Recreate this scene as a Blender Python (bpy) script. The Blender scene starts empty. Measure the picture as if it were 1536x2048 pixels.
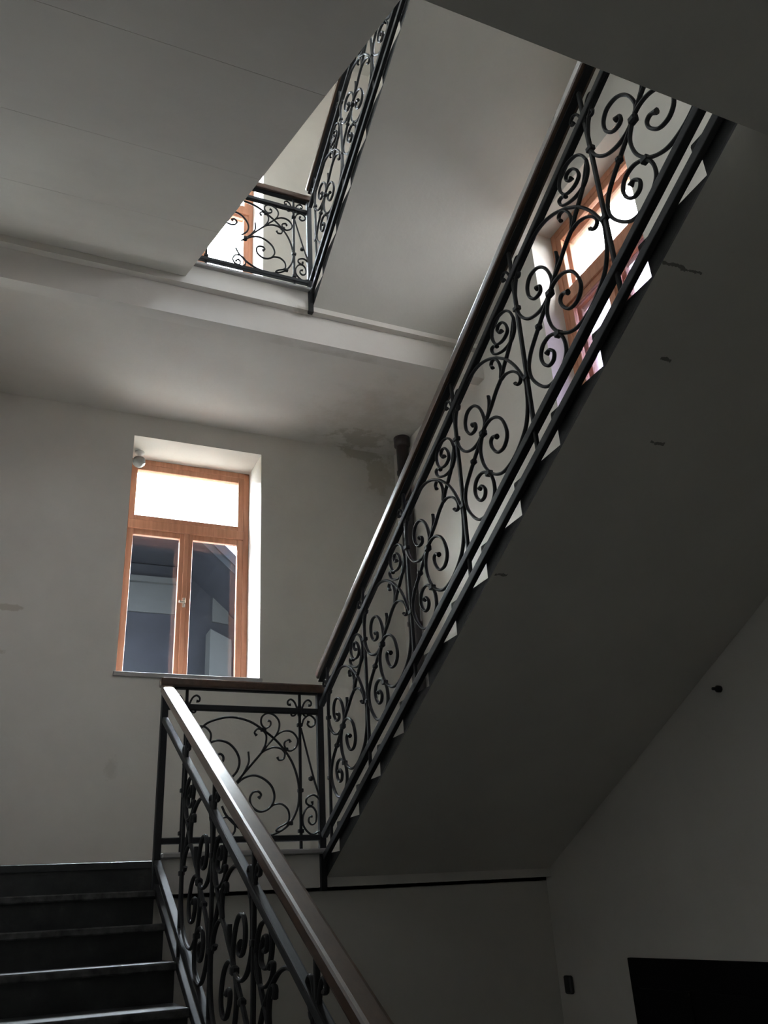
import bpy, bmesh, math, random
from mathutils import Vector, Matrix
random.seed(4)
SC = bpy.context.scene
COL = SC.collection

# ------------------------------------------------------------------ camera, sky, exposure
YAW, PITCH, ROLL, FPX = 0.4351, 0.43661, 0.05969, 1705.97
CAM_LOC = Vector((-0.8773, -5.2747, -0.3227))
_f = Vector((math.sin(YAW) * math.cos(PITCH), math.cos(YAW) * math.cos(PITCH), math.sin(PITCH)))
_r = Vector((math.cos(YAW), -math.sin(YAW), 0))
_d = _f.cross(_r)
_r2 = math.cos(ROLL) * _r + math.sin(ROLL) * _d
_d2 = -math.sin(ROLL) * _r + math.cos(ROLL) * _d
cam = bpy.data.cameras.new('camera')
cam.sensor_fit = 'VERTICAL'; cam.sensor_height = 24.0; cam.lens = FPX / 2048 * 24.0
cam.clip_start = 0.05; cam.clip_end = 300
cam_ob = bpy.data.objects.new('camera', cam); COL.objects.link(cam_ob)
M = Matrix((( _r2.x, -_d2.x, -_f.x), (_r2.y, -_d2.y, -_f.y), (_r2.z, -_d2.z, -_f.z)))
cam_ob.matrix_world = Matrix.Translation(CAM_LOC) @ M.to_4x4()
SC.camera = cam_ob

world = bpy.data.worlds.new('overcast_sky'); SC.world = world; world.use_nodes = True
bg = world.node_tree.nodes['Background']
bg.inputs['Color'].default_value = (0.95, 0.975, 1.0, 1); bg.inputs['Strength'].default_value = 200.0

vs = SC.view_settings
vs.view_transform = 'Standard'; vs.look = 'None'; vs.gamma = 1.0; vs.use_curve_mapping = False
vs.exposure = 0.0
SC.cycles.use_denoising = True
SC.cycles.max_bounces = 14; SC.cycles.diffuse_bounces = 10; SC.cycles.glossy_bounces = 4
SC.cycles.transparent_max_bounces = 12; SC.cycles.transmission_bounces = 6

# ------------------------------------------------------------------ dimensions (metres)
RISE, RUN = 0.16, 0.3165
SL = RISE / RUN                        # slope of every flight
H = 4.16                               # half landing to half landing
WELL = 0.9643                          # width of the stair well
XL, XR = -1.576, 2.54                  # side walls
YB = 1.758                             # back wall (window wall)
YF = -0.168                            # front of the half landings
YS = -4.125                            # front of the storey landings
ZF, ZS = -2.08, 2.08                   # storey floors
YE = -7.6                              # wall behind the camera
TOP = 9.7

def portal(name, loc, rot, sx, sy):    # sampling portals in the window openings (emit nothing)
    l = bpy.data.lights.new(name, 'AREA'); l.shape = 'RECTANGLE'; l.size = sx; l.size_y = sy
    l.cycles.is_portal = True
    o = bpy.data.objects.new(name, l); COL.objects.link(o); o.location = loc; o.rotation_euler = rot
portal('window_portal', (.52, YB + .62, 2.635), (math.radians(-90), 0, 0), 1.25, 2.25)
portal('window_portal', (.52, YB + .62, 2.635 + H), (math.radians(-90), 0, 0), 1.25, 2.25)
portal('window_portal', (.5, YE - .42, 8.25), (math.radians(90), 0, 0), 1.25, 2.15)
portal('window_portal', (XR + .48, -1.575, 3.45 + H), (math.radians(-90), 0, math.radians(-90)), 1.2, 2.3)
portal('window_portal', (XR + .48, -1.575, 3.45), (math.radians(-90), 0, math.radians(-90)), 1.2, 2.3)

# ------------------------------------------------------------------ materials
def new_mat(name):
    m = bpy.data.materials.new(name); m.use_nodes = True
    nt = m.node_tree; b = nt.nodes['Principled BSDF']
    return m, nt, b
def N(nt, t, **kw):
    n = nt.nodes.new(t)
    for k, v in kw.items(): setattr(n, k, v)
    return n
def mathn(nt, op, a, b=None, clamp=False):
    n = N(nt, 'ShaderNodeMath', operation=op, use_clamp=clamp)
    for i, v in enumerate((a, b)):
        if v is None: continue
        if isinstance(v, (int, float)): n.inputs[i].default_value = v
        else: nt.links.new(v, n.inputs[i])
    return n.outputs[0]
def noise(nt, scale, detail=4, rough=.55, vec=None):
    n = N(nt, 'ShaderNodeTexNoise'); n.inputs['Scale'].default_value = scale
    n.inputs['Detail'].default_value = detail; n.inputs['Roughness'].default_value = rough
    if vec is not None: nt.links.new(vec, n.inputs['Vector'])
    return n.outputs['Fac']
def ramp(nt, fac, stops):
    r = N(nt, 'ShaderNodeValToRGB'); e = r.color_ramp.elements
    while len(e) < len(stops): e.new(.5)
    for el, (p, c) in zip(e, stops): el.position = p; el.color = (*c, 1)
    nt.links.new(fac, r.inputs[0]); return r.outputs['Color']
def mix(nt, fac, a, b):
    m = N(nt, 'ShaderNodeMix', data_type='RGBA')
    nt.links.new(fac, m.inputs[0])
    for v, s in ((a, m.inputs[6]), (b, m.inputs[7])):
        if isinstance(v, tuple): s.default_value = (*v, 1)
        else: nt.links.new(v, s)
    return m.outputs[2]
def bump(nt, b, h, strength=.3, dist=.01):
    n = N(nt, 'ShaderNodeBump'); n.inputs['Strength'].default_value = strength; n.inputs['Distance'].default_value = dist
    nt.links.new(h, n.inputs['Height']); nt.links.new(n.outputs[0], b.inputs['Normal'])

def blob(nt, pos, c, rad, wob):
    """soft mask round a wall point, edge broken up by noise"""
    v = N(nt, 'ShaderNodeVectorMath', operation='SUBTRACT'); nt.links.new(pos, v.inputs[0]); v.inputs[1].default_value = c
    s = N(nt, 'ShaderNodeVectorMath', operation='DIVIDE'); nt.links.new(v.outputs[0], s.inputs[0]); s.inputs[1].default_value = rad
    l = N(nt, 'ShaderNodeVectorMath', operation='LENGTH'); nt.links.new(s.outputs[0], l.inputs[0])
    return mathn(nt, 'SUBTRACT', 1.0, mathn(nt, 'ADD', l.outputs['Value'], wob), True)

def plaster(name, base, patches=(), cracks=(), rough=.75, amt=.75):
    m, nt, b = new_mat(name)
    pos = N(nt, 'ShaderNodeNewGeometry').outputs['Position']
    big = noise(nt, 1.3, 5, .6, pos); fine = noise(nt, 38, 4, .6, pos)
    lo = tuple(c * .93 for c in base); hi = tuple(min(1, c * 1.05) for c in base)
    col = ramp(nt, big, [(.3, lo), (.7, hi)])
    hgt = mathn(nt, 'ADD', mathn(nt, 'MULTIPLY', big, 1.5), mathn(nt, 'MULTIPLY', fine, .25))
    if patches:
        n1 = noise(nt, 6, 6, .65, pos)
        wob = mathn(nt, 'MULTIPLY', mathn(nt, 'SUBTRACT', n1, .5), 3.2)
        tot = None
        for c, rad, col2, soft in patches:
            k = mathn(nt, 'MULTIPLY', blob(nt, pos, c, rad, wob), soft, True)
            col = mix(nt, mathn(nt, 'MULTIPLY', k, amt), col, col2)
            tot = k if tot is None else mathn(nt, 'MAXIMUM', tot, k)
        hgt = mathn(nt, 'SUBTRACT', hgt, mathn(nt, 'MULTIPLY', tot, .5))
    if cracks:
        sx = N(nt, 'ShaderNodeSeparateXYZ'); nt.links.new(pos, sx.inputs[0])
        jig = mathn(nt, 'MULTIPLY', mathn(nt, 'SUBTRACT', noise(nt, 14, 3, .6, pos), .5), .03)
        for x0, x1, y0, wd in cracks:
            d = mathn(nt, 'ABSOLUTE', mathn(nt, 'SUBTRACT', mathn(nt, 'ADD', sx.outputs[1], jig), y0))
            k = mathn(nt, 'LESS_THAN', d, mathn(nt, 'MULTIPLY', mathn(nt, 'SUBTRACT', noise(nt, 31, 4, .7, pos), .3, True), wd * 3.2))
            k = mathn(nt, 'MULTIPLY', k, mathn(nt, 'GREATER_THAN', sx.outputs[0], x0))
            k = mathn(nt, 'MULTIPLY', k, mathn(nt, 'LESS_THAN', sx.outputs[0], x1))
            col = mix(nt, mathn(nt, 'MULTIPLY', k, .7), col, (.06, .055, .05))
    nt.links.new(col, b.inputs['Base Color']); b.inputs['Roughness'].default_value = rough
    b.inputs['Specular IOR Level'].default_value = .25
    bump(nt, b, hgt, .35, .012)
    return m

WALL = (.635, .61, .56)
M_wall = plaster('wall_plaster', WALL)
M_back = plaster('stained_wall_plaster', WALL, patches=(
    ((2.22, YB, 3.92), (.22, .3, .07), (.4, .37, .31), 3.), ((2.34, YB, 3.74), (.17, .3, .2), (.42, .39, .31), 3.), ((2.45, YB, 3.6), (.3, .4, .4), (.52, .48, .42), .6),
    ((-.93, YB, 2.01), (.13, .3, .03), (.46, .42, .35), 3.), ((-1.0, YB, 1.66), (.1, .3, .04), (.46, .41, .34), 3.),
    ((-.05, YB, .8), (.07, .3, .12), (.52, .5, .45), 2.)))
M_ceil = plaster('landing_plaster', (.65, .62, .575), patches=(
    ((1.2, -.02, 3.73), (.6, .08, .1), (.5, .47, .42), 1.), ((2.1, 1.2, 3.96), (.7, .7, .2), (.5, .465, .41), .8), ((2.05, 1.55, 3.96), (.3, .2, .1), (.42, .39, .33), 3.),
    ((.9, -.2, 3.99), (.08, .2, .03), (.4, .37, .32), 2.)))
M_soff = plaster('soffit_plaster', (.63, .61, .56), cracks=(
    (.93, 1.16, -3.62, .007), (1.19, 1.24, -3.323, .008), (1.36, 1.43, -3.018, .007), (1.0, 1.06, -2.33, .01)))
M_floor, nt, b = new_mat('floor_terrazzo')
nt.links.new(ramp(nt, noise(nt, 60, 3), [(.35, (.13, .125, .12)), (.65, (.2, .19, .18))]), b.inputs['Base Color']); b.inputs['Roughness'].default_value = .5

M_pave, nt, b = new_mat('landing_dark_paving')
nt.links.new(ramp(nt, noise(nt, 60, 3), [(.35, (.06, .06, .058)), (.65, (.11, .108, .1))]), b.inputs['Base Color']); b.inputs['Roughness'].default_value = .5
M_step, nt, b = new_mat('step_dark_paint')
pos = N(nt, 'ShaderNodeNewGeometry').outputs['Position']
nt.links.new(ramp(nt, noise(nt, 9, 6, .65, pos), [(.3, (.012, .013, .013)), (.62, (.028, .029, .028)), (.8, (.06, .058, .054))]), b.inputs['Base Color'])
b.inputs['Roughness'].default_value = .5; bump(nt, b, noise(nt, 25, 4, .6, pos), .25, .01)
M_nose, nt, b = new_mat('step_worn_nosing')
pos = N(nt, 'ShaderNodeNewGeometry').outputs['Position']
nt.links.new(ramp(nt, noise(nt, 16, 5, .6, pos), [(.35, (.035, .035, .034)), (.7, (.11, .108, .104))]), b.inputs['Base Color']); b.inputs['Roughness'].default_value = .8; b.inputs['Specular IOR Level'].default_value = .12

M_iron, nt, b = new_mat('wrought_iron')
nt.links.new(ramp(nt, noise(nt, 70, 3), [(.3, (.012, .012, .013)), (.7, (.03, .03, .03))]), b.inputs['Base Color'])
b.inputs['Roughness'].default_value = .64; b.inputs['Specular IOR Level'].default_value = .22

def wood(name, c1, c2, rough, axis, scale=1.0, coat=0):
    m, nt, b = new_mat(name)
    tc = N(nt, 'ShaderNodeTexCoord'); mp = N(nt, 'ShaderNodeMapping')
    s = [26 * scale] * 3; s[axis] = 1.6 * scale; mp.inputs['Scale'].default_value = s
    nt.links.new(tc.outputs['Object'], mp.inputs['Vector'])
    n = noise(nt, 1.0, 6, .65, mp.outputs[0])
    nt.links.new(ramp(nt, n, [(.3, c1), (.7, c2)]), b.inputs['Base Color']); b.inputs['Roughness'].default_value = rough
    b.inputs['Coat Weight'].default_value = coat; b.inputs['Coat Roughness'].default_value = .2
    bump(nt, b, n, .12, .004); return m
M_rail = wood('handrail_wood', (.05, .026, .015), (.1, .055, .032), .33, 1, 1.0, .5)
M_win = wood('window_wood', (.34, .14, .075), (.5, .23, .135), .45, 2)
M_wout = wood('outer_window_wood', (.3, .16, .1), (.42, .24, .16), .5, 2)

def flat(name, c, rough=.6, metal=0):
    m, nt, b = new_mat(name)
    n = noise(nt, 24, 4)
    nt.links.new(ramp(nt, n, [(.3, tuple(x * .85 for x in c)), (.7, tuple(min(1, x * 1.12) for x in c))]), b.inputs['Base Color'])
    b.inputs['Roughness'].default_value = rough; b.inputs['Metallic'].default_value = metal; return m
M_pipe = flat('pipe_paint', (.035, .028, .03), .45)
M_door = flat('door_black', (.006, .006, .006), .6)
M_door.node_tree.nodes['Principled BSDF'].inputs['Specular IOR Level'].default_value = .08
M_white = flat('white_plastic', (.75, .74, .72), .4)
M_lens = flat('grey_dome', (.18, .18, .17), .25)
M_sill = flat('grey_stone_sill', (.33, .32, .31), .6)
M_board = flat('white_sill_board', (.74, .73, .7), .5)
M_hole = flat('dark_box', (.02, .02, .02), .5)
M_brass = flat('window_handle_metal', (.45, .4, .32), .35, .8)
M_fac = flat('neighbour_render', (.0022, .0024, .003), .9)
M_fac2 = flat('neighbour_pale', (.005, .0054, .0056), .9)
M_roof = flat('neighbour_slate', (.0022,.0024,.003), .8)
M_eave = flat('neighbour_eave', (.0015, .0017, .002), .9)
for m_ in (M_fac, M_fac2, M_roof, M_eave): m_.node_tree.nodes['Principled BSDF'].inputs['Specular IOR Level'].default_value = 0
M_ground = flat('courtyard_ground', (.2, .2, .19), .9)

M_glass, nt, b = new_mat('window_glass')
nt.nodes.remove(b)
tr = N(nt, 'ShaderNodeBsdfTransparent'); tr.inputs[0].default_value = (.93, .95, .95, 1)
gl = N(nt, 'ShaderNodeBsdfGlossy'); gl.inputs['Roughness'].default_value = .02
lw = N(nt, 'ShaderNodeLayerWeight'); lw.inputs[0].default_value = .5
fz = mathn(nt, 'ADD', mathn(nt, 'MULTIPLY', mathn(nt, 'POWER', lw.outputs['Facing'], 5.0), .9), .028)
ms = N(nt, 'ShaderNodeMixShader')
nt.links.new(fz, ms.inputs[0]); nt.links.new(tr.outputs[0], ms.inputs[1]); nt.links.new(gl.outputs[0], ms.inputs[2])
nt.links.new(ms.outputs[0], nt.nodes['Material Output'].inputs['Surface'])

M_dim = M_glass.copy(); M_dim.name = 'faintly_dimmed_glass'  # faint tint put in to cut the light through the lower panes
for n in M_dim.node_tree.nodes:
    if n.type == 'BSDF_TRANSPARENT': n.inputs[0].default_value = (.88, .9, .92, 1)
M_dim_lilac = M_glass.copy(); M_dim_lilac.name = 'lilac_dimmed_glass'  # dark lilac tint put in to weaken the daylight through these panes
for n in M_dim_lilac.node_tree.nodes:
    if n.type == 'BSDF_TRANSPARENT': n.inputs[0].default_value = (.4, .39, .43, 1)
M_dim_grey = M_glass.copy(); M_dim_grey.name = 'grey_dimmed_glass'  # grey tint put in to hold back the right window's light
for n in M_dim_grey.node_tree.nodes:
    if n.type == 'BSDF_TRANSPARENT': n.inputs[0].default_value = (.62, .62, .62, 1)

# ------------------------------------------------------------------ mesh helpers
def box(bm, x0, x1, y0, y1, z0, z1):
    vs_ = [bm.verts.new((x, y, z)) for x in (x0, x1) for y in (y0, y1) for z in (z0, z1)]
    for f in ((0, 1, 3, 2), (4, 6, 7, 5), (0, 4, 5, 1), (2, 3, 7, 6), (0, 2, 6, 4), (1, 5, 7, 3)):
        bm.faces.new([vs_[i] for i in f])
def finish(bm, name, bevel=0, seg=1, smooth=False):
    bmesh.ops.recalc_face_normals(bm, faces=bm.faces[:])
    if bevel: bmesh.ops.bevel(bm, geom=bm.edges[:], offset=bevel, segments=seg, affect='EDGES', profile=.6)
    me = bpy.data.meshes.new(name); bm.to_mesh(me); bm.free()
    if smooth:
        for p in me.polygons: p.use_smooth = True
    return me
def boxmesh(name, dims, bevel=0, seg=1):
    bm = bmesh.new(); box(bm, *dims); return finish(bm, name, bevel, seg)
def prism(name, prof, x0, x1, bevel=0):
    """closed (y, z) outline extruded along x"""
    bm = bmesh.new()
    a = [bm.verts.new((x0, y, z)) for y, z in prof]; c = [bm.verts.new((x1, y, z)) for y, z in prof]
    n = len(prof); bm.faces.new(a); bm.faces.new(c[::-1])
    for i in range(n): bm.faces.new((a[i], a[(i + 1) % n], c[(i + 1) % n], c[i]))
    return finish(bm, name, bevel)
def link(name, me, mat, parent=None, loc=(0, 0, 0), mats=()):
    o = bpy.data.objects.new(name, me); COL.objects.link(o); o.location = loc
    if me is not None and not me.materials:
        me.materials.append(mat)
        for x in mats: me.materials.append(x)
    if parent is not None:
        o.parent = parent
    return o
def empty(name, loc=(0, 0, 0)):
    o = bpy.data.objects.new(name, None); o.empty_display_size = .2; COL.objects.link(o); o.location = loc; return o
def tag(o, label, cat, group=None):
    o['label'] = label; o['category'] = cat
    if group: o['group'] = group
    return o
def struct(o, label=None):
    o['kind'] = 'structure'
    if label: o['label'] = label
    return o

def spline(pts, n=6):
    """Catmull-Rom through 2D points"""
    P = [Vector(p) for p in pts]
    if len(P) == 2: return P
    P = [2 * P[0] - P[1]] + P + [2 * P[-1] - P[-2]]
    out = []
    for i in range(1, len(P) - 2):
        a, b_, c, d = P[i - 1], P[i], P[i + 1], P[i + 2]
        for k in range(n):
            t = k / n
            out.append(.5 * ((2 * b_) + (c - a) * t + (2 * a - 5 * b_ + 4 * c - d) * t * t + (3 * b_ - a - 3 * c + d) * t ** 3))
    out.append(P[-2]); return out
def sweep(name, pts, plane='YZ', wd=.0125, dp=.017, n=6, bulb=(0, 0), mirror=1):
    """flat iron bar bent along a curve lying in a vertical plane"""
    L = spline([(p[0] * mirror, p[1]) for p in pts], n)
    bm = bmesh.new(); rings = []
    for i, p in enumerate(L):
        t = (L[min(i + 1, len(L) - 1)] - L[max(i - 1, 0)])
        t = t.normalized() if t.length > 1e-9 else Vector((1, 0))
        q = Vector((-t.y, t.x)); s = wd / 2; g = dp / 2
        for e, (idx, sz) in enumerate(((i, bulb[0]), (len(L) - 1 - i, bulb[1]))):
            if sz and idx < 4: s *= 1 + sz * (1 - idx / 4); g *= 1 + .4 * sz * (1 - idx / 4)
        c = .35
        sec = [(-s, -g * c), (-s, g * c), (-s * c, g), (s * c, g), (s, g * c), (s, -g * c), (s * c, -g), (-s * c, -g)]
        ring = []
        for a, h in sec:
            u = p + q * a
            co = (h, u.x, u.y) if plane == 'YZ' else (u.x, h, u.y)
            ring.append(bm.verts.new(co))
        rings.append(ring)
    for r0, r1 in zip(rings, rings[1:]):
        for k in range(8): bm.faces.new((r0[k], r0[(k + 1) % 8], r1[(k + 1) % 8], r1[k]))
    bm.faces.new(rings[0][::-1]); bm.faces.new(rings[-1])
    return finish(bm, name)
def tube(name, prof, axis='Z', seg=16):
    """lathe: (radius, height) profile about z"""
    bm = bmesh.new(); rings = []
    for r, z in prof:
        rings.append([bm.verts.new((r * math.cos(2 * math.pi * k / seg), r * math.sin(2 * math.pi * k / seg), z)) for k in range(seg)])
    for a, c in zip(rings, rings[1:]):
        for k in range(seg): bm.faces.new((a[k], a[(k + 1) % seg], c[(k + 1) % seg], c[k]))
    bm.faces.new(rings[0][::-1]); bm.faces.new(rings[-1])
    return finish(bm, name, smooth=True)

def holed(bm, u0, u1, z0, z1, holes, put):
    us = sorted({u0, u1, *[h[0] for h in holes], *[h[1] for h in holes]})
    for a, c in zip(us, us[1:]):
        hs = sorted([h for h in holes if h[0] <= a and h[1] >= c], key=lambda h: h[2])
        z = z0
        for h in hs: put(a, c, z, h[2]); z = h[3]
        put(a, c, z, z1)

# ------------------------------------------------------------------ shell of the stairwell
W1 = (-.074, 1.121, 1.535, 3.735)
W2 = (W1[0], W1[1], W1[2] + H, W1[3] + H)
W3 = (-2.14, -1.01, 2.36, 4.56)
W4 = (W3[0], W3[1], W3[2] + H, W3[3] + H)
bm = bmesh.new(); holed(bm, XL - .4, XR + .46, ZF - .3, TOP, [W1, W2], lambda a, c, z0, z1: box(bm, a, c, YB, YB + .6, z0, z1))
struct(link('wall_back', finish(bm, 'wall_back'), M_back), 'pale plaster wall with the landing windows and peeling stains')
D1 = (-1.95, -.86, ZF, -.635)
bm = bmesh.new(); holed(bm, YE - .4, YB, ZF - .3, TOP, [W3, W4], lambda a, c, z0, z1: box(bm, XR, XR + .46, a, c, z0, z1))
wr = struct(link('wall_right', finish(bm, 'wall_right'), M_wall), 'pale plaster wall beside the climbing flights')
struct(link('wall_left', boxmesh('wall_left', (XL - .4, XL, YE - .4, YB, ZF - .3, TOP)), M_wall), 'pale plaster wall beside the lower steps')
W5 = (-.1, 1.1, 7.2, 9.3)
bm = bmesh.new(); holed(bm, XL, XR, ZF - .3, TOP, [W5], lambda a, c, z0, z1: box(bm, a, c, YE - .4, YE, z0, z1))
struct(link('wall_front', finish(bm, 'wall_front'), M_wall), 'plain plaster wall at the storey landing')
struct(link('ceiling', boxmesh('ceiling', (XL - .4, XR + .46, YE - .4, YB + .6, TOP, TOP + .3)), M_wall), 'plain plaster ceiling over the stairwell')
struct(link('floor', boxmesh('floor', (XL, XR, YE, YB, ZF - .3, ZF)), M_floor), 'dark stone floor at the foot of the stairs')
struct(link('wall_under_landing', boxmesh('wall_under_landing', (-.02, XR, YF + .06, YF + .26, ZF, -.17)), M_wall), 'dim plaster wall below the landing')
for i, z in enumerate((ZS, ZS + H)):
    fs = struct(link('floor_storey', boxmesh('floor_storey', (XL, XR, YE, YS, z - .42, z)), M_soff), ('shaded slab of the upper storey landing' if i == 0 else 'slab of the topmost storey landing'))
    link('paving', boxmesh('paving', (XL + .001, XR - .001, YE + .001, YS - .001, z, z + .006)), M_pave, fs)

def landing(z, beam, n):
    bm = bmesh.new()
    box(bm, XL, XR, YF + .06, YB, z - .2, z)                     # slab
    box(bm, -.02, XR, YF, YF + .06, z - .175, z)                 # fascia over the well and next flight
    if n: box(bm, XL, -.02, YF, YF + .06, z - .175, z)
    if beam: box(bm, XL, XR, YF + .06, YF + .17, z - .43, z - .2)
    o = struct(link('floor_landing', finish(bm, 'floor_landing'), M_ceil), ('half landing slab below the lower window' if not n else 'half landing slab with a beam below the upper window'))
    link('paving', boxmesh('paving', (XL + .001, XR - .001, YF + .001, YB - .001, z, z + .012)), M_pave, o)
    lip = link('trim_lip', boxmesh('trim_lip', (-.02, WELL + .02, YF - .035, YF + .3, z, z + .03), .006), M_sill, o)
    return o
# lower landing starts one step back on the side of the first flight
bm = bmesh.new()
box(bm, XL, -.02, .03, YB, -.2, 0); box(bm, -.02, XR, .03, YB, -.2, 0); box(bm, .025, XR, YF + .06, .03, -.2, 0); box(bm, .025, XR, YF, YF + .06, -.18, 0)
lo = struct(link('floor_landing', finish(bm, 'floor_landing'), M_ceil), 'half landing slab below the lower window')
link('trim_lip', boxmesh('trim_lip', (.025, WELL + .02, YF - .035, YF + .3, 0, .03), .006), M_sill, lo)
link('paving', boxmesh('paving', (XL + .001, .0255, .031, YB - .001, 0, .006)), M_pave, lo); link('paving', boxmesh('paving', (.026, XR - .001, YF + .001, YB - .001, 0, .006)), M_pave, lo)
landing(H, True, 1)

# ------------------------------------------------------------------ stair flights
def step_mesh(name, prof, nose, x0, x1):
    """one step: block + worn rounded nosing, one mesh with two materials"""
    bm = bmesh.new()
    for pr, mi in ((prof, 0), (nose, 1)):
        a = [bm.verts.new((x0, y, z)) for y, z in pr]; c = [bm.verts.new((x1, y, z)) for y, z in pr]
        n = len(pr); fs = [bm.faces.new(a), bm.faces.new(c[::-1])]
        for i in range(n): fs.append(bm.faces.new((a[i], a[(i + 1) % n], c[(i + 1) % n], c[i])))
        for f in fs: f.material_index = mi
    return finish(bm, name)
def flight(name, label, x0, x1, up, tip0, z0, n, tsoff, ends, seams=()):
    """up=+1 climbs towards +y.  step k (1..n) has its nosing tip at tip0 + up*(k-1)*RUN, top z0 + k*RISE.
    soffit: underside plane z = tsoff + SL*up*y"""
    g = empty(name, ((x0 + x1) / 2, tip0, z0)); tag(g, label, 'staircase')
    u = up; nz = .03
    # profile relative to the tip (dy along climbing direction)
    nose = [(0.004, 0), (0, -.006), (0, -.028), (.005, -.034), (nz, -.034), (nz, 0)]
    zb = lambda dy: -RISE - .001 + (dy - nz) * SL
    prof = [(nz, -.0), (nz, zb(nz)), (RUN + nz, zb(RUN + nz)), (RUN + nz, 0)]
    me = step_mesh('step', [(u * a, b_) for a, b_ in prof], [(u * a, b_) for a, b_ in nose], x0 - (x0 + x1) / 2, x1 - (x0 + x1) / 2)
    for k in range(1, n + 1):
        o = link('step', me, M_step, g, (0, u * (k - 1) * RUN, k * RISE), (M_nose,))
    if up < 0:                                            # landing edge carried forward to the first riser
        tl = RISE + SL * (tip0 - .0) - RISE - .002 - SL * nz
        pr = [(YF, 0), (tip0 - nz, 0), (tip0 - nz, tl - SL * (tip0 - nz)), (YF, tl - SL * YF)]
        link('step', prism('step', [(y - tip0, z) for y, z in pr], x0 - (x0 + x1) / 2, x1 - (x0 + x1) / 2), M_step, g)
    # plastered underside, in slabs with recessed joints
    y_a, y_b = ends
    cuts = [y_a, *sorted(seams), y_b]
    for a, c in zip(cuts, cuts[1:]):
        zz = lambda y: tsoff + SL * u * y
        up_t = tip_line = (z0 + RISE) - SL * u * tip0     # nosing line intercept
        th = max(.012, (tip_line - RISE - .001 - SL * nz) - tsoff - .001)
        ga = .001 if a != y_a else 0; gc = .001 if c != y_b else 0
        pr = [(a + ga, zz(a + ga)), (c - gc, zz(c - gc)), (c - gc, zz(c - gc) + th), (a + ga, zz(a + ga) + th)]
        me2 = prism('soffit_panel', [(y - tip0, z - z0) for y, z in pr], x0 - (x0 + x1) / 2, x1 - (x0 + x1) / 2)
        so = link('soffit_panel', me2, M_soff, g, (0, 0, 0), (M_step,))
        me2.polygons[0].material_index = 1; me2.polygons[1].material_index = 1
    return g
# 1: floor -> half landing ; nosing k=13 is the landing edge at y=0
flight('stair_flight', 'lowest flight of near-black steps with worn nosings leading to the lower landing', XL + .003, -.022, 1, -12 * RUN, ZF, 12, -.27, (-3.7, -.05))
# landing edge nosing of flight 1
link('edge_nosing', prism('edge_nosing', [(-.0, 0), (-.0, -.034), (.03, -.034), (.03, .004), (.006, .004)], XL + .002, .026), M_step, lo)
link('edge_riser', boxmesh('edge_riser', (XL + .002, .026, .012, .03, -.2, -.03)), M_step, lo)
# 2: half landing -> storey
flight('stair_flight', 'shaded flight with plastered underside climbing from the lower landing along the right wall', WELL + .022, XR - .003, -1, -.365, 0, 12, -.214, (YS, YF))
# 3: storey -> upper half landing
flight('stair_flight', 'flight with grey slab-jointed underside climbing to the upper landing', XL + .003, -.02, 1, -.4 - 12 * RUN, ZS, 12, H - .03, (YS, YF), (-3.12, -2.2, -1.29))
# 4: upper half landing -> top storey
flight('stair_flight', 'pale smooth underside flight climbing from the upper landing to the top storey', WELL + .022, XR - .003, -1, -.365, H, 12, H - .214, (YS, YF))

# ------------------------------------------------------------------ wrought-iron railings
PANEL = {'heart_scroll_a': [(.466,.277),(.442,.272),(.441,.247),(.463,.237),(.495,.245),(.524,.284),(.524,.332),(.494,.366),(.442,.366),(.398,.334),(.37,.284),(.36,.229),(.384,.193),(.433,.165),(.495,.162),(.558,.187),(.606,.243),(.621,.312),(.611,.385),(.587,.437),(.535,.486),(.451,.521),(.368,.536),(.283,.519),(.201,.478)],
 'heart_scroll_b': [(.201,.478),(.127,.417),(.074,.35),(.04,.289),(.016,.23),(.017,.169),(.027,.106),(.056,.038),(.11,-.016),(.175,-.055),(.246,-.072),(.303,-.062),(.361,-.025),(.406,.036),(.422,.104),(.411,.153),(.371,.204),(.32,.218),(.266,.204),(.223,.167),(.198,.107),(.203,.063),(.237,.033),(.286,.037),(.323,.079),(.329,.114),(.308,.127),(.277,.111)],
 'lower_scroll': [(.468,-.055),(.447,-.049),(.421,-.077),(.431,-.108),(.464,-.114),(.497,-.083),(.506,-.04),(.484,-.003),(.438,.009),(.394,-.007),(.359,-.041),(.344,-.089),(.351,-.137),(.388,-.176),(.444,-.199),(.501,-.191),(.552,-.148),(.59,-.09),(.596,-.033),(.573,.016),(.533,.058),(.491,.096),(.438,.143),(.391,.182)],
 'stem': [(.384,.193),(.342,.237),(.292,.275),(.234,.326),(.186,.358),(.157,.396),(.114,.441),(.074,.489),(.034,.568)],
 'leaf_a': [(.19,.361),(.18,.398),(.188,.441),(.212,.476),(.239,.484),(.252,.47),(.242,.449)],
 'leaf_b': [(.189,.351),(.151,.355),(.101,.338),(.064,.307),(.045,.274),(.053,.253),(.074,.253),(.087,.268)],
 'spur': [(.305,.339),(.304,.307),(.314,.27),(.335,.245)],
 'upper_scroll_a': [(.133,.578),(.151,.578),(.167,.602),(.156,.621),(.124,.617),(.096,.583),(.092,.546),(.128,.527),(.178,.535),(.208,.569),(.214,.613),(.192,.65),(.15,.665),(.095,.657),(.056,.625),(.034,.577)],
 'upper_scroll_b': [(.034,.577),(.038,.52),(.075,.481),(.13,.474),(.188,.49),(.222,.514),(.23,.543),(.207,.546),(.187,.529)]}
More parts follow.
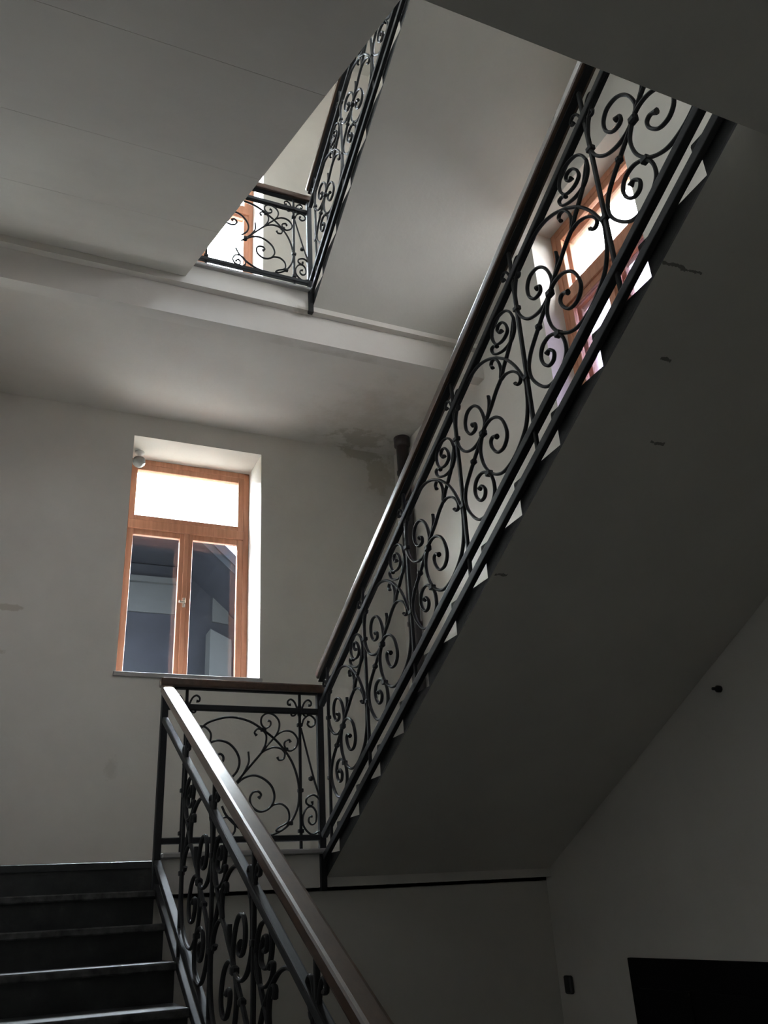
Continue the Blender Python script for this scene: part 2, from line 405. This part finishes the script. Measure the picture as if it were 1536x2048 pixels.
LAND = {'arch': [(.217,.715),(.275,.756),(.387,.785),(.502,.767),(.595,.717),(.696,.638),(.774,.536),(.813,.434),(.823,.341),(.811,.256),(.764,.174),(.695,.127),(.621,.109),(.532,.12),(.452,.158),(.385,.22),(.355,.274)],
 'fan_scroll_a': [(.573,.317),(.588,.335),(.571,.354),(.539,.349),(.52,.314),(.534,.269),(.583,.241),(.639,.261),(.669,.317),(.654,.38),(.604,.426),(.544,.446),(.484,.431),(.432,.391)],
 'fan_scroll_b': [(.318,.554),(.336,.568),(.356,.552),(.352,.522),(.316,.503),(.268,.516),(.237,.561),(.257,.615),(.315,.645),(.383,.632),(.432,.586),(.454,.528),(.441,.471),(.399,.422)],
 'fan_tail_a': [(.639,.261),(.669,.28),(.715,.282),(.753,.25),(.76,.201),(.741,.174),(.699,.154),(.68,.134),(.699,.127)],
 'fan_tail_b': [(.257,.615),(.276,.644),(.277,.687),(.243,.722),(.191,.728),(.163,.709)],
 'stem': [(.396,.363),(.425,.391),(.483,.458),(.565,.551),(.619,.614)],
 'bud_a': [(.619,.614),(.685,.693),(.701,.758),(.673,.802),(.626,.816),(.59,.792),(.587,.751),(.612,.725),(.642,.741),(.644,.765),(.627,.772)],
 'bud_b': [(.65,.648),(.685,.686),(.732,.711),(.784,.705),(.817,.663),(.807,.616),(.767,.591),(.736,.615),(.736,.645),(.762,.659),(.773,.643)],
 'leaf_a': [(.588,.581),(.613,.629),(.618,.681),(.596,.711),(.565,.72),(.545,.697),(.559,.679)],
 'leaf_b': [(.588,.577),(.619,.596),(.665,.611),(.712,.603),(.735,.578),(.727,.544),(.699,.537),(.687,.555)],
 'spur': [(.508,.583),(.511,.526),(.494,.483),(.469,.44)],
 'corner_scroll': [(.89,.775),(.883,.755),(.905,.739),(.93,.757),(.932,.787),(.898,.813),(.861,.789),(.847,.754)],
 'brace': [(.84,.731),(.882,.567),(.923,.413),(.949,.334)],
 'side_scroll_a': [(.905,.297),(.906,.28),(.887,.274),(.867,.29),(.874,.318),(.913,.334),(.943,.316),(.956,.284)],
 'side_scroll_b': [(.903,.213),(.886,.207),(.882,.182),(.902,.165),(.927,.184),(.929,.234),(.904,.266),(.869,.256),(.845,.207),(.852,.152),(.897,.111),(.948,.126)],
 'low_scroll': [(.358,.146),(.376,.166),(.394,.146),(.384,.119),(.352,.123),(.333,.16),(.353,.203),(.393,.211),(.429,.179),(.434,.138),(.409,.105)]}
NAMES = {'heart_scroll_a': 'heart_scroll', 'heart_scroll_b': 'heart_scroll', 'lower_scroll': 'lower_scroll', 'stem': 'stem', 'leaf_a': 'leaf_curl',
         'leaf_b': 'leaf_curl', 'spur': 'spur', 'upper_scroll_a': 'upper_scroll', 'upper_scroll_b': 'upper_scroll', 'arch': 'arch',
         'fan_scroll_a': 'fan_scroll', 'fan_scroll_b': 'fan_scroll', 'fan_tail_a': 'fan_tail', 'fan_tail_b': 'fan_tail', 'bud_a': 'bud_scroll', 'bud_b': 'bud_scroll',
         'corner_scroll': 'corner_scroll', 'brace': 'brace', 'side_scroll_a': 'side_scroll', 'side_scroll_b': 'side_scroll', 'low_scroll': 'low_scroll'}
BULB = {'heart_scroll_a': (.9, 0), 'heart_scroll_b': (0, .9), 'lower_scroll': (.9, 0), 'leaf_a': (0, .5), 'leaf_b': (0, .5), 'upper_scroll_a': (.8, 0),
        'upper_scroll_b': (0, .7), 'fan_scroll_a': (.8, 0), 'fan_scroll_b': (.8, 0), 'bud_a': (0, .6), 'bud_b': (0, .6), 'corner_scroll': (.6, 0),
        'side_scroll_a': (.6, 0), 'side_scroll_b': (.6, 0), 'low_scroll': (.6, 0), 'fan_tail_a': (0, .6), 'fan_tail_b': (0, .6)}
CURL = [(.006, -.035), (.014, .005), (.032, .05), (.056, .068), (.076, .055), (.074, .034), (.058, .034)]
CURL_LOW = [(.006, .03), (.012, .0), (.03, -.03), (.05, -.034), (.055, -.018)]
BAR = .017
def iron_box(name, wx, wy, wz, bev=.003):
    return boxmesh(name, (-wx / 2, wx / 2, -wy / 2, wy / 2, -wz / 2, wz / 2), bev)
ME_COLLAR = iron_box('collar', .026, .034, .022); ME_BEAD = iron_box('bead', .03, .03, .03, .009); ME_COLLAR_X = iron_box('collar', .034, .026, .022)
ME_KNOT = iron_box('knot', .03, .04, .034, .008)
ME_CURL = {}
for pl in ('YZ', 'XZ'):
    for s in (1, -1):
        ME_CURL[pl, s] = (sweep('curl', CURL, pl, .011, .015, 5, (0, .6), s), sweep('curl', CURL_LOW, pl, .01, .014, 5, (0, .5), s))
PANEL_ME = {}
for s in (1, -1):                     # s=+1: downhill towards +y (flights 2, 4); -1 mirrored (flights 1, 3)
    for k, v in PANEL.items():
        wd = .011 if k in ('leaf_a', 'leaf_b', 'spur', 'upper_scroll_a', 'upper_scroll_b') else .0135
        PANEL_ME[s, k] = sweep(NAMES[k], v, 'YZ', wd, .018, 6, BULB.get(k, (0, 0)), s)
def slope_bar(name, y0, y1, z0, wx, th, bev, dirn, flat_top=False):
    """straight bar in a plane x=0 following the slope, th measured square to it"""
    ang = math.atan(SL); n = Vector((-math.sin(ang) * dirn, math.cos(ang)))
    bm = bmesh.new(); L = []
    for y in (y0, y1):
        z = z0 + SL * dirn * (y - y0)
        ring = []
        for sx_, sn in ((-1, -1), (1, -1), (1, 1), (-1, 1)):
            ring.append(bm.verts.new((sx_ * wx / 2, y + n.x * sn * th / 2, z + n.y * sn * th / 2)))
        L.append(ring)
    for k in range(4): bm.faces.new((L[0][k], L[0][(k + 1) % 4], L[1][(k + 1) % 4], L[1][k]))
    bm.faces.new(L[0][::-1]); bm.faces.new(L[1])
    return finish(bm, name, bev, 2)

def flight_railing(name, label, x, dirn, t0, zoff, balusters, y_lo, y_hi, group=None, post_lo=None):
    """dirn=-1 climbs towards -y. height of the reference line: z = zoff + dirn*SL*y (+t0)."""
    s = 1 if dirn < 0 else -1
    line = lambda y: zoff + t0 + dirn * SL * y
    g = empty(name, (x, y_lo, line(y_lo))); tag(g, label, 'railing', group)
    loc = lambda y, z: (0, y - y_lo, z - line(y_lo))
    def bar(nm, t, wx, th, bev, mat, ya=y_lo, yb=y_hi):
        me = slope_bar(nm, ya - y_lo, yb - y_lo, line(ya) + t - line(y_lo), wx, th, bev, dirn)
        return link(nm, me, mat, g)
    bar('handrail', .95, .072, .052, .012, M_rail)
    bar('top_rail', .768, .034, .034, .007, M_iron)
    bar('handrail_strap', .917, .036, .008, .001, M_iron)
    bar('bottom_rail', -.004, .036, .034, .004, M_iron)
    bar('stringer_rail', -.126, .026, .038, .004, M_iron)
    for y in balusters:
        zd = line(y)
        bl = link('baluster', PANEL_ME['bal'], M_iron, g, loc(y, zd + .39))
        for tt, me in ((.245, ME_COLLAR), (.6, ME_COLLAR), (.768, ME_KNOT), (-.128, ME_COLLAR)):
            link(me.name.split('.')[0], me, M_iron, bl, (0, 0, tt - .39))
        for q in (1, -1):
            c1, c2 = ME_CURL['YZ', q]
            link('curl', c1, M_iron, bl, (0, 0, .385)); link('curl', c2, M_iron, bl, (0, 0, .385))
        if not (min(y_lo, y_hi) - .1 <= y + s * .62 <= max(y_lo, y_hi) + .18): continue
        for k in PANEL:
            link(NAMES[k], PANEL_ME[s, k], M_iron, g, loc(y, zd))
        link('knot', ME_KNOT, M_iron, g, loc(y + s * .385, zd + .188)); link('collar', ME_COLLAR, M_iron, g, loc(y + s * .375, zd - .022))
        link('bead', ME_BEAD, M_iron, g, loc(y + s * .491, zd + .096))
    return g
PANEL_ME['bal'] = iron_box('baluster', BAR, BAR, 1.05, .003)
B2 = [-.33 - .62 * i for i in range(7)]
B1 = [-.235 - .635 * i for i in range(1, 7)]
r1 = flight_railing('stair_railing', 'black scrolled iron railing with polished wooden handrail beside the lowest dark steps', 0, 1, .085, 0, B1, -4.0, YF - .037)
r2 = flight_railing('stair_railing', 'long scrolled iron railing climbing from the lower landing past the right wall window', WELL, -1, 0, 0, B2, YF - .037, -4.2)
r3 = flight_railing('stair_railing', 'iron railing on the flight with the grey slab-jointed underside', 0, 1, .2, H, B1, -4.3, YF - .037)
r4 = flight_railing('stair_railing', 'iron railing climbing from the backlit upper landing to the top storey', WELL, -1, 0, H, B2, YF - .037, -4.2)

LAND_ME = {k: sweep(NAMES[k], v, 'XZ', .013 if k in ('arch', 'fan_scroll_a', 'fan_scroll_b', 'stem') else .011, .017, 6, BULB.get(k, (0, 0))) for k, v in LAND.items()}
ME_LV = iron_box('baluster', BAR, BAR, .93, .003)
ME_LHR = boxmesh('handrail', (-.035, WELL + .03, -.036, .036, .95, 1.002), .011, 2)
ME_LST = boxmesh('handrail_strap', (-.02, WELL + .02, -.018, .018, .942, .95))
ME_LTR = boxmesh('top_rail', (0, WELL, -.018, .018, .818, .852), .004)
ME_LBR = boxmesh('bottom_rail', (0, WELL, -.018, .018, .074, .108), .004)
ME_POST = boxmesh('post', (-.02, .02, -.02, .02, -.2, .95), .004); ME_POST_SHORT = boxmesh('post', (-.02, .02, -.02, .02, .03, .95), .004)
def landing_railing(label, z):
    g = empty('landing_railing', (0, YF, z)); tag(g, label, 'railing')
    link('handrail', ME_LHR, M_rail, g); link('handrail_strap', ME_LST, M_iron, g); link('top_rail', ME_LTR, M_iron, g); link('bottom_rail', ME_LBR, M_iron, g)
    for k, me in LAND_ME.items(): link(NAMES[k], me, M_iron, g)
    for x in (0, WELL): link('post', ME_POST_SHORT if z and not x else ME_POST, M_iron, g, (x, 0, 0))
    for x in (.128, .832):
        bl = link('baluster', ME_LV, M_iron, g, (x, 0, .485))
        link('knot', ME_KNOT, M_iron, bl, (0, 0, .35))
        for zz in (.75, .36, .13): link('collar', ME_COLLAR_X, M_iron, bl, (0, 0, zz - .485))
        for q in (1, -1):
            c1, c2 = ME_CURL['XZ', q]
            link('curl', c1, M_iron, bl, (0, 0, .355)); link('curl', c2, M_iron, bl, (0, 0, .355))
    link('knot', ME_KNOT, M_iron, g, (.43, 0, .395)); link('collar', ME_COLLAR_X, M_iron, g, (.764, 0, .174)); link('collar', ME_COLLAR_X, M_iron, g, (.6, 0, .715)); link('collar', ME_COLLAR_X, M_iron, g, (.738, 0, .6))
    link('leaf', ME_BEAD, M_iron, g, (.9, 0, .43))
    return g
landing_railing('short level iron railing with fan scrolls on the lower landing below the window', 0)
landing_railing('short level iron railing with fan scrolls backlit by the bright upper window', H)

# ------------------------------------------------------------------ windows
def ring(bm, u0, u1, z0, z1, wd, d0, d1, top=None):
    box(bm, u0, u0 + wd, d0, d1, z0, z1); box(bm, u1 - wd, u1, d0, d1, z0, z1)
    box(bm, u0 + wd, u1 - wd, d0, d1, z0, z0 + wd); box(bm, u0 + wd, u1 - wd, d0, d1, z1 - (top or wd), z1)
def window(name, label, loc, rz, wd, ht, rec, low=M_dim, upp=M_glass):
    """built in local x (width), y (outwards), z; origin at the bottom middle of the opening, wall face"""
    g = empty(name, loc); g.rotation_euler = (0, 0, rz); struct(g, label)
    hw = wd / 2; tz = ht * .67
    def part(nm, fn, mat, par=g, bev=.004):
        bm = bmesh.new(); fn(bm); return link(nm, finish(bm, nm, bev), mat, par)
    part('window_frame', lambda b: ring(b, -hw, hw, 0, ht, .055, rec, rec + .07), M_win)
    part('transom', lambda b: (box(b, -hw + .05, hw - .05, rec - .012, rec + .07, tz - .005, tz + .085)), M_win)
    def sash(u0, u1, z0, z1, glass=M_glass, top=None):
        s = part('sash', lambda b: ring(b, u0, u1, z0, z1, .058, rec + .008, rec + .052, top), M_win)
        part('pane', lambda b: box(b, u0 + .055, u1 - .055, rec + .028, rec + .032, z0 + .055, z1 - .055), glass, s, 0)
        return s
    part('mullion', lambda b: box(b, -.022, .022, rec - .006, rec + .06, .05, tz), M_win)
    sash(-hw + .05, -.004, .05, tz, low); sash(.004, hw - .05, .05, tz, low)
    sash(-hw + .05, hw - .05, tz + .082, ht - .05, upp)
    hd = part('handle', lambda b: (box(b, -.012, .012, rec - .018, rec - .005, tz * .5, tz * .5 + .09), box(b, -.008, .008, rec - .045, rec - .018, tz * .5 + .03, tz * .5 + .05), box(b, -.05, .008, rec - .05, rec - .035, tz * .5 + .03, tz * .5 + .05)), M_brass, g, .002)
    # outer leaf of the double window
    o2 = rec + .13
    def outer(b):
        ring(b, -hw, hw, 0, ht, .065, o2, o2 + .05)
        box(b, -hw + .06, hw - .06, o2, o2 + .05, tz, tz + .07); box(b, -.03, .03, o2, o2 + .05, .06, tz)
    ou = part('outer_frame', outer, M_wout)
    for q, (u0, u1, z0, z1) in enumerate(((-hw + .06, -.025, .06, tz + .01), (.025, hw - .06, .06, tz + .01), (-hw + .06, hw - .06, tz + .06, ht - .06))):
        part('pane', lambda b: box(b, u0, u1, o2 + .02, o2 + .024, z0, z1), upp if q == 2 else low, ou, 0)
    part('window_sill', lambda b: box(b, -hw - .02, hw + .02, -.02, .0, -.035, .004), M_sill)
    part('sill_board', lambda b: box(b, -hw, hw, 0, rec, -.0, .006), M_board, g, 0)
    return g
window('window_1', 'brown wooden window above the lower landing, dark roofs behind its lower panes', ((W1[0] + W1[1]) / 2, YB, W1[2]), 0, W1[1] - W1[0], W1[3] - W1[2], .43)
window('window_2', 'brown wooden window glaring above the upper landing', ((W2[0] + W2[1]) / 2, YB, W2[2]), 0, W2[1] - W2[0], W2[3] - W2[2], .43)
window('window_3', 'orange-brown wooden window in the right wall behind the scrolled railing', (XR, (W3[0] + W3[1]) / 2, W3[2]), -math.pi / 2, W3[1] - W3[0], W3[3] - W3[2], .2, M_dim_lilac, M_dim_grey)

window('added_window_4', 'unseen brown wooden window added for light in the right wall beside the topmost flight', (XR, (W4[0] + W4[1]) / 2, W4[2]), -math.pi / 2, W4[1] - W4[0], W4[3] - W4[2], .2)  # out of view, added to light the upper stairwell
window('added_window_5', 'unseen brown wooden window added for light at the top storey opposite the landings', ((W5[0] + W5[1]) / 2, YE, W5[2]), math.pi, W5[1] - W5[0], W5[3] - W5[2], .15, M_dim_lilac, M_dim_lilac)  # out of view, put in to brighten the upper back wall

# ------------------------------------------------------------------ fixtures
g = empty('security_camera', (.02, YB + .3, W1[3])); tag(g, 'small round grey camera with white mount in the top corner of the window recess', 'camera')
link('mount', tube('mount', [(.045, -.0), (.045, -.02), (.02, -.03), (.02, -.07)]), M_white, g)
link('housing', tube('housing', [(.02, -.06), (.05, -.07), (.06, -.1), (.055, -.13), (.03, -.155), (.005, -.163)]), M_lens, g)
g = empty('drain_pipe', (2.468, 1.4, 0)); tag(g, 'dark vertical pipe in the corner beside the stained plaster', 'pipe')
link('pipe', tube('pipe', [(.062, .0), (.062, 3.93)], seg=20), M_pipe, g)
for z in (.35, 2.0, 3.55): link('pipe_clamp', tube('pipe_clamp', [(.063, z), (.07, z + .003), (.07, z + .037), (.063, z + .04)], seg=20), M_pipe, g)
link('socket', tube('socket', [(.063, 3.86), (.08, 3.87), (.082, 3.96), (.063, 3.96)], seg=20), M_pipe, g)
dg = struct(empty('door_1', (XR, -1.405, ZF)), 'near-black low door in the right wall below the shaded flight')
def dpart(nm, dims, mat, par=None, bev=.004): return link(nm, boxmesh(nm, dims, bev), mat, par or dg)
dl = dpart('door_leaf', (-.03, 0, -.545, .545, .0, 1.445), M_door)
for q in (-.27, .27): dpart('door_panel', (-.042, -.028, q - .2, q + .2, .15, 1.3), M_door, dl)
dpart('door_handle', (-.075, -.03, .43, .45, .85, .87), M_hole, dl)
g = tag(link('switch_box', boxmesh('switch_box', (-.03, 0, -.035, .035, -.05, .05), .008), M_hole, None, (XR, -.235, -.795)), 'small black switch box on the dim right wall', 'switch')
g['label'] = 'small black switch box on the dim wall near the dark door'
tag(link('wall_hook', tube('wall_hook', [(.018, 0), (.018, .02), (.008, .03), (.008, .05)]), M_hole, None, (XR - .001, -1.941, .628)), 'tiny dark hook stub on the right wall below the shaded flight', 'hook').rotation_euler = (0, -math.pi / 2, 0)

# ------------------------------------------------------------------ outside
struct(link('ground', boxmesh('ground', (-40, 40, -40, 40, -2.7, -2.5)), M_ground), 'grey courtyard ground')
struct(link('added_bounce_ledge', boxmesh('added_bounce_ledge', (-6, 7, YB + .62, 5.4, 1.2, 1.5)), M_board), 'unseen pale ledge added to bounce light in through the lower window')  # unseen slab added to throw sky light up onto the landing ceiling
nb = empty('neighbour_house', (1.5, 7, -2.5)); tag(nb, 'dark neighbouring house with overhanging slate roof outside the lower window', 'building')
def npart(nm, me, mat): return link(nm, me, mat, nb, (-1.5, -7, 2.5))
def yprism(name, prof, y0, y1):
    bm = bmesh.new(); a = [bm.verts.new((x, y0, z)) for x, z in prof]; c = [bm.verts.new((x, y1, z)) for x, z in prof]
    n = len(prof); bm.faces.new(a); bm.faces.new(c[::-1])
    for i in range(n): bm.faces.new((a[i], a[(i + 1) % n], c[(i + 1) % n], c[i]))
    return finish(bm, name)
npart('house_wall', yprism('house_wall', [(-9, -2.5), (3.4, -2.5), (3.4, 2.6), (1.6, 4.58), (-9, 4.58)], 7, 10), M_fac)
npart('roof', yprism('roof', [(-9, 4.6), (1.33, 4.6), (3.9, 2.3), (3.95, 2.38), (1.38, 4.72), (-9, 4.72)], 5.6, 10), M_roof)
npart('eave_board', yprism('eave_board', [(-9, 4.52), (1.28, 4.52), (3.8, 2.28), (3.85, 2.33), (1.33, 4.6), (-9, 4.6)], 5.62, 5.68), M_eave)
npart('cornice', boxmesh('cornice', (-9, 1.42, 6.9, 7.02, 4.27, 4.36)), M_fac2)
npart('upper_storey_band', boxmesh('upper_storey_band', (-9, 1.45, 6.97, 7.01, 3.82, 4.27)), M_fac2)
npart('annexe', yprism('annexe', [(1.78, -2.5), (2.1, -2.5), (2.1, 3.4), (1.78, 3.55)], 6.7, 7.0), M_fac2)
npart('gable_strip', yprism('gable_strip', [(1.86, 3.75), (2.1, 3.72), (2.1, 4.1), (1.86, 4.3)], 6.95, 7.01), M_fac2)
